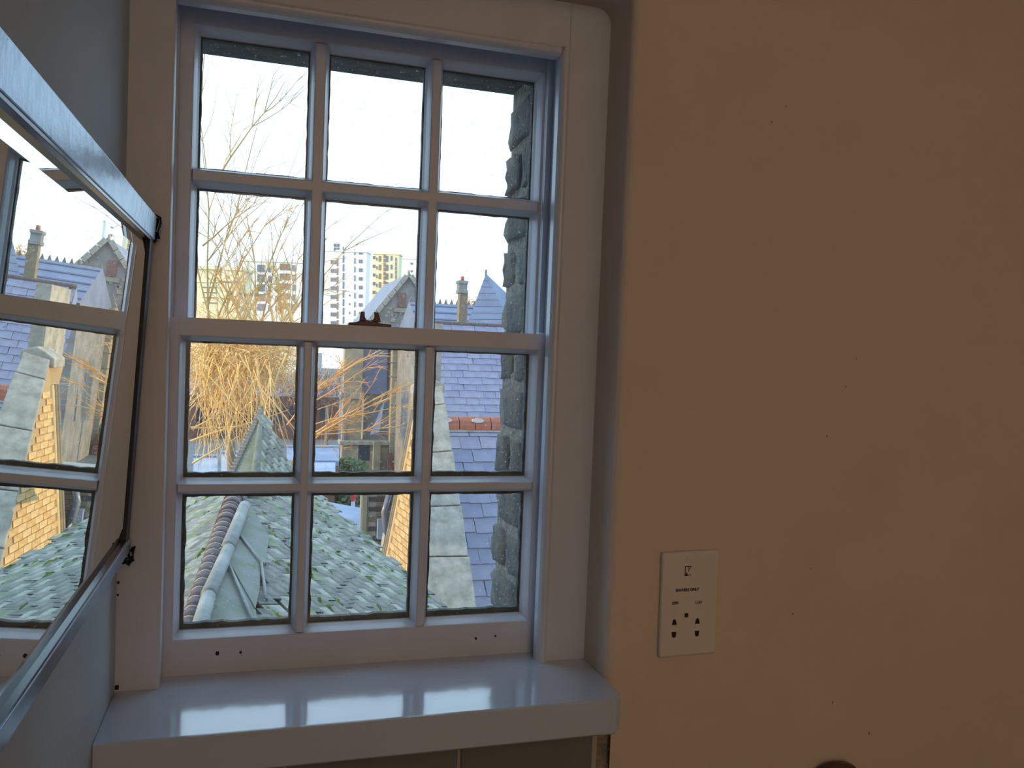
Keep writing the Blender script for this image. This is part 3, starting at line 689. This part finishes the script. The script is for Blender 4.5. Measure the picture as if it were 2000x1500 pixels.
for i, (x0, x1, y0, y1, Y, k, lb) in enumerate(((378, 425, 893, 935, 26, 'felt_l', 'pale blue low roof at the foot of the golden tree, left one'), (432, 478, 886, 935, 25, 'felt_l', 'pale blue low roof beside the pointed slate roof'),
        (560, 662, 874, 900, 34, 'felt', 'dark blue flat roof with a pale kerb, behind the middle bars'), (575, 655, 902, 935, 29, 'felt_l', 'pale blue flat roof in front of the gabled building'))):
    o = empty('flat_roof', (at((x0+x1)/2, y1, Y).x, Y, at(x0, y1, Y).z-1), label=lb, cat='roof', group='low flat roofs in the yard')
    aa, bb, cc, dd = at(x0, y1, Y), at(x1, y1, Y), at(x1, y0, Y+3.5), at(x0, y0, Y+3.5)
    zz = max(aa.z, -4)
    for q in (aa, bb, cc, dd): q.z = q.z
    MB().prism([aa, bb, cc, dd], (0, 0, -.2)).build('roof_sheet', M[k], o)
    MB().tube([dd+Vector((0, 0, .05)), cc+Vector((0, 0, .05))], .06, 6).build('kerb', M['felt_l'], o)
    MB().prism([q+Vector((0, 0, -.2)) for q in (aa, bb, cc, dd)], (0, 0, -2.2)).build('wall', M['brick_r'], o)

# --- gabled stone building behind the middle panes
YG = 46.0
def G(px, py, Y=YG): return at(px, py, Y)
gb = empty('gabled_building', (G(790, 900).x, YG, -6.5), label='grey stone gabled building with yellowish buttresses, behind the middle panes', cat='building')
apx = G(798, 541); e0 = G(716, 640); e1 = apx+Vector((apx.x-e0.x, 0, e0.z-apx.z))
body = [Vector((e0.x, YG, -6.5)), Vector((e1.x, YG, -6.5)), e1, apx, e0]
MB().prism(body, (0, 9, 0)).build('gable_wall', M['stone_g'], gb)
for p, q in ((e0, apx), (apx, e1)):
    dd = (q-p).normalized(); nn = Vector((-dd.z, 0, dd.x)); nn = nn if nn.z > 0 else -nn
    MB().prism([p-dd*.1, q, q+nn*.18, p-dd*.1+nn*.18], (0, 9.2, 0)).build('roof_slope', M['slate_b'], gb)
    for i in range(7):
        a_ = p.lerp(q, i/7); b_ = p.lerp(q, (i+.93)/7); MB().prism([a_, b_, b_+nn*.26, a_+nn*.26], (0, -.22, 0)).build('coping_stone', M['stone'], gb)
MB().tube([apx, apx+Vector((0, 0, .35))], .07, 8).build('finial', M['stone'], gb)
vx = G(785, 588); MB().box(vx.x-.22, vx.x+.22, YG-.1, YG+.05, vx.z-.35, vx.z+.45).build('red_brick_vent', M['brick_r'], gb)
MB().box(vx.x-.42, vx.x+.42, YG-.12, YG+.05, vx.z-.62, vx.z-.40).build('pale_sill_stone', M['stone_y'], gb)
def gbox(x0, x1, y0, y1, d, name, mt):
    a_, b_ = G(x0, (y0+y1)/2), G(x1, (y0+y1)/2); zt, zb = G((x0+x1)/2, y0).z, G((x0+x1)/2, y1).z
    return bevel(MB().box(a_.x, b_.x, YG-d, YG+.1, zb, zt).build(name, M[mt], gb), .03)
gbox(668, 705, 640, 935, .5, 'wall_bay', 'stone_y'); gbox(705, 757, 640, 770, .15, 'slate_hung_bay', 'slate_b')
gbox(758, 782, 655, 935, .95, 'buttress', 'stone_y'); gbox(782, 806, 655, 860, .12, 'slate_hung_bay', 'slate_b')
gbox(664, 708, 766, 778, .62, 'string_course', 'stone'); gbox(660, 757, 858, 866, .9, 'string_course', 'stone')
gbox(664, 757, 866, 940, .7, 'aisle_wall', 'stone_y'); gbox(697, 719, 867, 896, .74, 'dark_window', 'win_d'); gbox(669, 675, 820, 866, .66, 'drain_pipe', 'win')
gbox(724, 738, 858, 940, 1.0, 'pilaster', 'stone_y')
gbox(806, 822, 640, 900, 1.0, 'buttress', 'brick_y')
for i in range(11): gbox(800, 808, 690+i*17, 699+i*17, 1.0, 'quoin_stone', 'stone')
for i in range(9): gbox(757, 783, 680+i*27, 681.5+i*27, .98, 'stone_joint', 'stone_g')
tag(MB().add([G(752, 778, 40), G(741, 842, 40), G(722, 850, 40), G(740, 850, 40.5)], [(0, 1, 2), (0, 2, 3), (0, 3, 1), (1, 3, 2)]).build('spirelet', M['felt_l'], gb))
dr = [G(757, 920, 44.9), G(767, 920, 44.9), G(766, 893, 44.9), G(762, 878, 44.9), G(757.5, 893, 44.9)]
MB().prism(dr, (0, .4, 0)).build('arched_door', M['brick_r'], gb)
for i in range(10):     # scattered facing stones of the gable
    sx, sy = random.uniform(748, 806), random.uniform(598, 640)
    gbox(sx, sx+random.uniform(6, 10), sy, sy+random.uniform(4, 7), .06, 'facing_stone', random.choice(['stone', 'stone_y', 'stone_g']))
# low slate wing with crested ridge, right of the gable
cw = empty('crested_roof', (G(880, 620, 40).x, 40, -6.5), label='blue slate roof with a crested ridge, left of the chimney', cat='roof')
za, zb = at(880, 594, 42).z, at(880, 660, 38).z; xa, xb = at(812, 600, 40).x, at(985, 600, 40).x
MB().prism([(xa, 42, za), (xa, 38, zb), (xa, 46, zb)], (xb-xa, 0, 0)).build('roof_slope', M['slate_b'], cw)
MB().box(xa, xb, 38.2, 45.8, -6.5, zb).build('wall', M['stone_g'], cw)
i = 0
while xa+i*.30 < xb: MB().prism([(xa+i*.30, 42, za-.05), (xa+i*.30+.2, 42, za-.05), (xa+i*.30+.1, 42, za+.24)], (0, .1, 0)).build('ridge_crest', M['brick_y'], cw); i += 1
for k in range(5):
    t = (k+.5)/5; MB().box(xa, xb, 42-4*t-.06, 42-4*t, za+(zb-za)*t, za+(zb-za)*t+.06).build('slate_course', M['slate_p'], cw)
# chimney
ch = empty('chimney_stack', (at(904, 600, 31).x, 31, at(904, 640, 31).z-1), label='tall yellowish brick chimney stack with one pot', cat='chimney')
def cbox(x0, x1, y0, y1, name, mt, ex=0):
    a_, b_ = at(x0, (y0+y1)/2, 31), at(x1, (y0+y1)/2, 31)
    return bevel(MB().box(a_.x, b_.x, 31-ex, 31+(b_.x-a_.x)+ex, at(904, y1, 31).z, at(904, y0, 31).z).build(name, M[mt], ch), .015)
cbox(895.5, 912, 572, 690, 'shaft', 'brick_y'); cbox(895, 914, 566, 573, 'band', 'stone_g', .04); cbox(896, 913, 552, 567, 'neck', 'stone_g'); cbox(895, 914.5, 548, 554, 'cap', 'stone_g', .04)
pc = at(905, 548, 31); MB().tube([pc+Vector((0, .17, 0)), pc+Vector((0, .17, .17))], lambda t: .075-.01*t, 10).build('chimney_pot', M['red'], ch, True)
# spire-like slate roof by the brick reveal
sp_ = empty('steep_roof', (at(955, 600, 26).x, 27, at(955, 640, 26).z-1), label='steep pointed blue slate roof beside the dark brick reveal', cat='roof')
A_, b0_, b1_, b2_ = at(949, 534, 27), at(905, 655, 26), at(1010, 655, 25.6), at(1075, 655, 28.5)
r1_ = at(1010, 590, 28)
MB().add([A_, b0_, b1_, b2_, at(920, 655, 29)], [(0, 1, 2), (0, 2, 3), (0, 3, 4), (0, 4, 1), (1, 2, 3, 4)]).build('slate_face', M['slate_b'], sp_)
nA = plane3(A_, b0_, b1_)
if nA.dot(A_) > 0: nA = -nA
for k in range(9):
    t = (k+1)/9.5; q0, q1 = A_.lerp(b0_, t), A_.lerp(b1_, t); MB().prism([q0, q1, q1+nA*.02-Vector((0, 0, .05)), q0+nA*.02-Vector((0, 0, .05))], nA*.02).build('slate_course', M['slate_b'], sp_)
MB().tube([A_-Vector((0, 0, .1)), A_+Vector((0, 0, .12))], .035, 8).build('finial', M['lead'], sp_)
# orange sunlit tree behind the chimney
bush('sunlit_tree', 'orange sunlit tree crown between the chimney and the steep roof', at(922, 600, 60), Vector((1.0, 1.0, .9)), 500, M['twig_o'], 'tree')

# --- tower blocks
def block(name, label, Y, x0, x1, ytop, cols, dep=5, mt='white', grp='pale blocks on the skyline', yaw=20):
    # the front is turned a little towards the low sun
    n = Vector((-math.sin(R_(yaw)), -math.cos(R_(yaw)), 0)); P0 = at((x0+x1)/2, 600, Y)
    a_, b_ = hit(x0, 600, P0, n), hit(x1, 600, P0, n); zt = hit((x0+x1)/2, ytop, P0, n).z
    o = empty(name, (P0.x, Y, -6.5), label=label, cat='building', group=grp)
    q = lambda p, z: Vector((p.x, p.y, z))
    sh = (b_-a_).normalized()*.3; sh.z = 0
    MB().prism([q(a_, -6.5), q(b_, -6.5), q(b_, zt), q(a_, zt)], -n*dep).build('tower_wall', M[mt], o)
    MB().prism([q(a_, zt)-sh+n*.3, q(b_, zt)+sh+n*.3, q(b_, zt+.5)+sh+n*.3, q(a_, zt+.5)-sh+n*.3], -n*(dep+.6)).build('parapet', M[mt], o)
    nw = 0
    for (cx0, cx1, y0, y1, step, h, mk) in cols:
        y = y0
        while y < y1 and nw < 290:
            p, r = hit(cx0, y, P0, n), hit(cx1, y+h, P0, n)
            MB().prism([q(p, p.z), q(r, p.z), q(r, r.z), q(p, r.z)], n*.15).build('window', M[mk], o); nw += 1
            y += step
    return o
block('tower_block', 'tall white tower block, nearest the left bar of the middle pane', 260, 632, 713, 492,
      [(646, 657, 508, 630, 17, 8, 'win'), (658, 660.5, 506, 630, 17, 14, 'win_b'), (669.5, 672, 482, 625, 17, 14, 'win'), (682, 684, 575, 622, 17, 4, 'win'), (692, 694, 487, 628, 17, 11, 'win'), (701, 708, 490, 628, 17, 7, 'win')])
_a, _b = at(651, 474, 261), at(664, 474, 261); _t = bpy.data.objects['tower_block']
MB().box(_a.x, _b.x, 261, 270, at(660, 492, 261).z+.6, _a.z).build('penthouse', M['white'], _t)
for x0 in (652, 658.5):
    for y0 in (476, 484): p, q = at(x0, y0, 261), at(x0+5, y0+6, 261); MB().box(p.x, q.x, 260.8, 261.1, q.z, p.z).build('window', M['win'], _t)
block('tower_block', 'cream tower block with a yellow stair column, left of the gable', 275, 726, 776, 497,
      [(728, 733, 500, 632, 17, 6, 'win'), (735, 737, 503, 632, 17, 6, 'win'), (740, 744, 500, 632, 17, 11, 'win_b'), (749, 753, 497, 620, 8.5, 7, 'win_b'), (753.5, 758, 500, 620, 17, 12, 'win'), (763, 766, 500, 600, 17, 9, 'win'), (772, 774.5, 503, 600, 8.5, 7.5, 'win')], mt='cream_w')
block('tower_block', 'plain pale tower block partly behind the gable top', 330, 777, 812, 506, [(802, 806, 513, 545, 15, 4, 'win')])
block('apartment_block', 'white apartment block with brown window panels behind the golden tree', 190, 472, 590, 512,
      [(503, 517, 517, 600, 19, 14, 'win'), (524, 529, 520, 600, 19, 12, 'win'), (547, 566, 515, 600, 19, 13, 'win_b'), (571, 577, 518, 600, 19, 12, 'win'), (538, 541, 540, 600, 19, 10, 'win'), (474, 477, 522, 610, 14, 10, 'win_b')])
block('low_building', 'long low cream building behind the golden tree, far left', 150, 380, 470, 527, [(396, 424, 560, 600, 10, 2.5, 'win'), (440, 468, 549, 552, 10, 4, 'win')], mt='cream_w')
# brown roofs and walls of the nearer street
tr_ = empty('terrace_house', (at(500, 800, 60).x, 60, -6.5), label='dark reddish brick terrace behind the golden tree', cat='building')
p, q = at(372, 790, 60), at(662, 790, 60)
MB().box(p.x-1, q.x, 60, 68, -6.5, at(500, 772, 60).z).build('wall', M['brick_r'], tr_)
MB().prism([(p.x-1, 59.5, at(500, 772, 60).z), (p.x-1, 68.5, at(500, 772, 60).z), (p.x-1, 64, at(500, 735, 64).z)], (q.x-p.x+1, 0, 0)).build('roof', M['slate_p'], tr_)
for k in range(9):
    c = at(395+k*30, 806, 60); MB().box(c.x-.35, c.x+.35, 59.9, 60.1, c.z-.6, c.z+.5).build('window', M['win_d'], tr_)

# --- trees
def twig(mb, p, d, L, r, segs, droop, wob, n=3):
    pts = [p]; d = d.normalized()
    for i in range(segs):
        d = (d+Vector((random.gauss(0, wob), random.gauss(0, wob), random.gauss(0, wob)-droop))).normalized()
        pts.append(pts[-1]+d*L/segs)
    mb.tube(pts, lambda t: r*(1-.72*t), n, False); return pts, d
def spray(mb, p, d, L, r, depth, droop, kids, spread=.6, wob=.10):
    pts, dd = twig(mb, p, d, L, r, 6, droop, wob, 4 if r > .02 else 3)
    if depth:
        for _ in range(kids):
            i = random.randint(1, 5); b = (pts[i+1]-pts[i]).normalized()
            nd = b+Vector((random.gauss(0, spread), random.gauss(0, spread), random.gauss(0, spread)))
            spray(mb, pts[i], nd, L*random.uniform(.3, .6), r*.55, depth-1, droop, kids, spread, wob)
gt = empty('golden_tree', (at(450, 960, 15).x, 15, -6.5), label='bare tree of golden sunlit twigs filling the left panes', cat='tree')
base = at(455, 1010, 15.3)
tk = MB(); tk.tube([Vector((base.x, 15.3, -6.5)), base, at(452, 900, 15.3), at(448, 780, 15.3)], lambda t: .13-.08*t, 8); tk.build('trunk', M['bark'], gt, True)
thick, tall, dense = MB(), MB(), MB()
for i in range(15):      # long upright shoots reaching into the upper panes
    a_ = at(random.uniform(400, 560), random.uniform(640, 760), 15+random.uniform(-1, 1)); bx = random.uniform(-.55, .7)
    spray(tall, a_, Vector((bx, random.uniform(-.15, .15), 1)), random.uniform(1.6, 2.9), .019, 2, .0, 4, .42, .07)
for px, py, qx, qy in ((405, 600, 440, 210), (430, 340, 545, 150), (425, 620, 520, 400), (470, 640, 560, 420), (500, 640, 590, 480), (395, 480, 520, 385), (410, 700, 405, 130)):
    a_, b_ = at(px, py, 15), at(qx, qy, 15); spray(tall, a_, b_-a_, (b_-a_).length, .020, 2, -.002, 5, .40, .06)
for i in range(9):
    a_ = at(random.uniform(395, 590), random.uniform(600, 640), 15); spray(thick, a_, Vector((random.uniform(-.5, .5), 0, 1)), random.uniform(.5, 1.0), .026, 2, 0, 5, .5, .09)
for i in range(760):     # the thicket
    c = Vector((random.gauss(0, 1), random.gauss(0, 1), random.gauss(0, 1))).normalized()*random.random()**.45
    p = at(470, 700, 15.2)+Vector((c.x*1.15, c.y*.9, c.z*.72))
    spray(dense, p, Vector((random.gauss(0, 1), random.gauss(0, .5), random.gauss(0, .8))), random.uniform(.35, .8), .0085, 1, .05, 3, .6, .22)
for i in range(170):      # hanging whips
    p = at(random.uniform(378, 535), random.uniform(680, 790), 14.4+random.uniform(-.5, .5))
    twig(dense, p, Vector((random.gauss(0, .35), random.gauss(0, .2), -1)), random.uniform(.6, 1.6), .0095, 7, .02, .10)
for px, py, qx, qy, r in ((372, 862, 560, 790, .022), (374, 838, 530, 760, .016), (376, 905, 470, 845, .02), (372, 835, 520, 830, .02), (500, 700, 515, 800, .03), (560, 690, 515, 800, .02)):
    twig(thick, at(px, py, 14.2), at(qx, qy, 14.2)-at(px, py, 14.2), (at(qx, qy, 14.2)-at(px, py, 14.2)).length, r, 6, 0, .06, 5)
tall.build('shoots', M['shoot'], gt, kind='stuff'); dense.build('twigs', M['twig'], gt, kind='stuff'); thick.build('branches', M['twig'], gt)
ot = empty('leaning_tree', (at(520, 960, 13).x, 13, -6.5), label='orange-lit bare branches leaning right across the middle pane', cat='tree')
br, fine = MB(), MB()
tk = MB(); o0 = at(560, 960, 13); tk.tube([Vector((o0.x-.3, 13, -6.5)), o0, at(575, 900, 13)], lambda t: .12-.06*t, 8); tk.build('trunk', M['bark'], ot, True)
for (px, py, qx, qy, r) in ((575, 790, 746, 690, .026), (590, 780, 700, 705, .020), (580, 870, 772, 735, .028), (600, 860, 755, 765, .024), (585, 800, 745, 710, .015), (610, 830, 805, 772, .014), (600, 850, 798, 822, .016),
        (640, 842, 760, 828, .012), (575, 900, 700, 760, .020), (600, 845, 715, 840, .014), (620, 800, 690, 780, .011), (640, 770, 702, 750, .010), (600, 872, 690, 868, .010), (560, 830, 640, 740, .018)):
    a_, b_ = at(px, py, 12.5+random.uniform(-.5, .5)), at(qx, qy, 12.5); L = (b_-a_).length
    pts, _ = twig(br, a_, b_-a_+Vector((0, 0, .06*L)), L, r*.72, 7, .018, .05, 5)
    for k in range(9):
        i = random.randint(2, 6); spray(fine, pts[i], (pts[i]-pts[i-1]).normalized()+Vector((random.gauss(0, .35), random.gauss(0, .3), random.gauss(0, .35))), L*random.uniform(.12, .38), r*.42, 1, .01, 2, .4, .08)
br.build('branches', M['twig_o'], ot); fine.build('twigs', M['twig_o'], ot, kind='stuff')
hb = empty('brown_thicket', (at(640, 770, 44).x, 42, -6.5), label='purple-brown bare thicket beside the gabled building', cat='shrub'); th_ = MB()
for i in range(260):
    p = at(random.uniform(520, 668), random.uniform(745, 800), 42+random.uniform(-1, 1)); spray(th_, p, Vector((random.gauss(0, .6), random.gauss(0, .3), 1)), random.uniform(.5, 1.2), .016, 1, 0, 3, .5, .12)
for i in range(200):
    p = at(random.uniform(376, 470), random.uniform(765, 800), 42+random.uniform(-1, 1)); spray(th_, p, Vector((random.gauss(0, .6), random.gauss(0, .3), 1)), random.uniform(.4, .9), .016, 1, 0, 3, .5, .12)
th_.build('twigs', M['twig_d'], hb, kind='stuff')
MB().tube([Vector((at(640, 770, 42).x, 42, -6.5)), at(640, 790, 42)], .1, 6).build('stem', M['bark'], hb)
